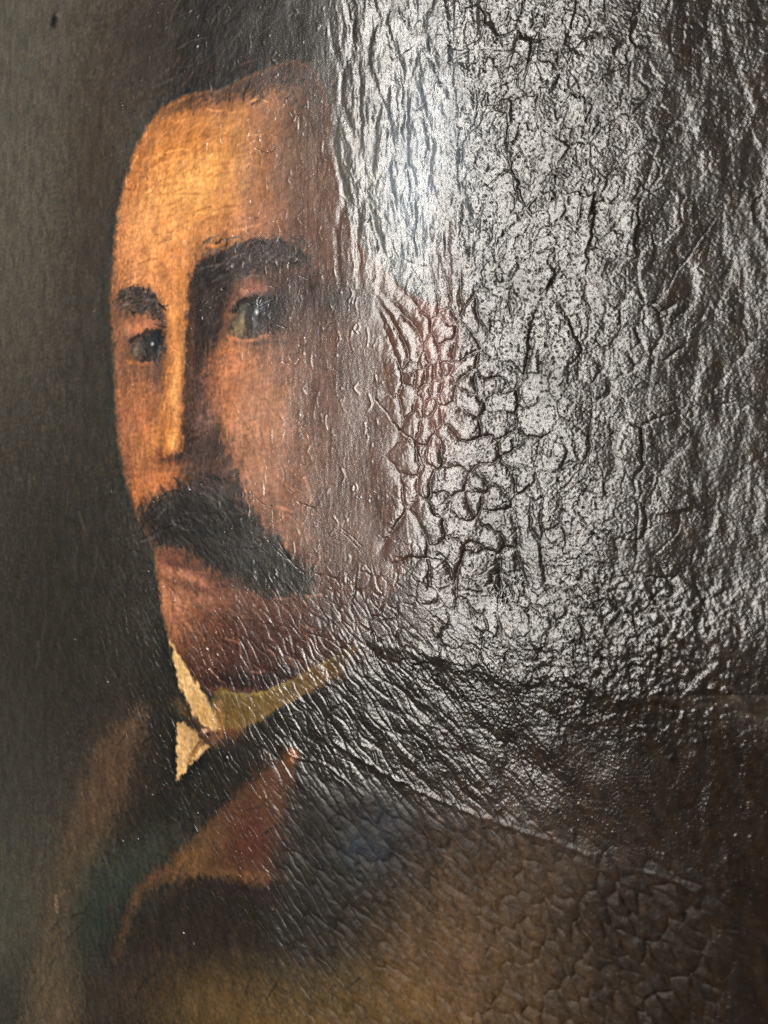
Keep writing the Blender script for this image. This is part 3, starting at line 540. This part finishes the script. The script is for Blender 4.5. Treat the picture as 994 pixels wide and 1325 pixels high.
fl = np.where(np.isin(rg, (BACK, HAIR, FACE, COAT)), fl, -1)
# a flake belongs to the painted part that most of it lies on; tiny slivers stay with the sheet
owner = {}
ids, inv = np.unique(fl, return_inverse=True); inv = inv.reshape(fl.shape)
cnt = np.zeros((len(ids), 15), int); np.add.at(cnt, (inv.ravel(), rg.ravel()), 1)
tot = cnt.sum(1); ok = (ids >= 0) & (tot > 90)
order = np.argsort(-tot*ok)[:300]; keep = np.zeros(len(ids), bool); keep[order] = True; keep &= ok
isfl = keep[inv]
rest = lambda r: (rg == r) & ~isfl
base = {}
base[BACK] = sheet_part('painted_background', rest(BACK), root)
base[HAIR] = sheet_part('painted_hair', rest(HAIR), root)
base[FACE] = sheet_part('painted_face', rest(FACE), root)
base[COAT] = sheet_part('painted_coat', rest(COAT), root)
base[COLLAR] = sheet_part('painted_collar', rest(COLLAR), root)
for r, nm, par in ((EYE1, 'painted_eye', FACE), (EYE2, 'painted_eye', FACE), (BROW1, 'painted_eyebrow', FACE), (BROW2, 'painted_eyebrow', FACE), (NOSE, 'painted_nose', FACE), (MOU, 'painted_moustache', FACE), (LIP, 'painted_mouth', FACE), (BUTTON, 'painted_button', COLLAR), (LAPEL, 'painted_lapel', COAT)):
    base[r] = sheet_part(nm, rest(r), base[par])
lab = {HAIR: 'dark painted hair, bluish sky sheen put into the pigment at the temple', FACE: 'orange lit painted face turning into brown shadow', COAT: 'near black painted coat with brown lower folds', COLLAR: 'yellowed cream painted shirt collar', MOU: 'dark grey painted drooping moustache', LAPEL: 'rust brown painted coat lapel', BACK: 'dark olive grey painted background'}
for r, t in lab.items(): base[r]['label'] = t
for n in np.nonzero(keep)[0]:
    sheet_part('paint_flake', inv == n, base[int(cnt[n].argmax())])
# turned-over canvas edges
def edge(idx, name='canvas_edge'):
    p = POS.reshape(-1, 3)[idx]; n = len(p)
    q = p.copy(); q[:, 1] = .022
    vs = np.concatenate([p, q]).tolist(); fs = [(i, i+1, n+i+1, n+i) for i in range(n-1)]
    me = bpy.data.meshes.new(name); me.from_pydata(vs, [], fs); me.materials.append(linen)
    o = bpy.data.objects.new(name, me); sc.collection.objects.link(o); o.parent = root
I = np.arange(NR*NC).reshape(NR, NC)
st = lambda a: np.append(a[:-1:12], a[-1])
for a in (I[0], I[-1], I[:, 0], I[:, -1]): edge(st(a))
print('flakes', int(keep.sum()), 'verts', NR*NC)
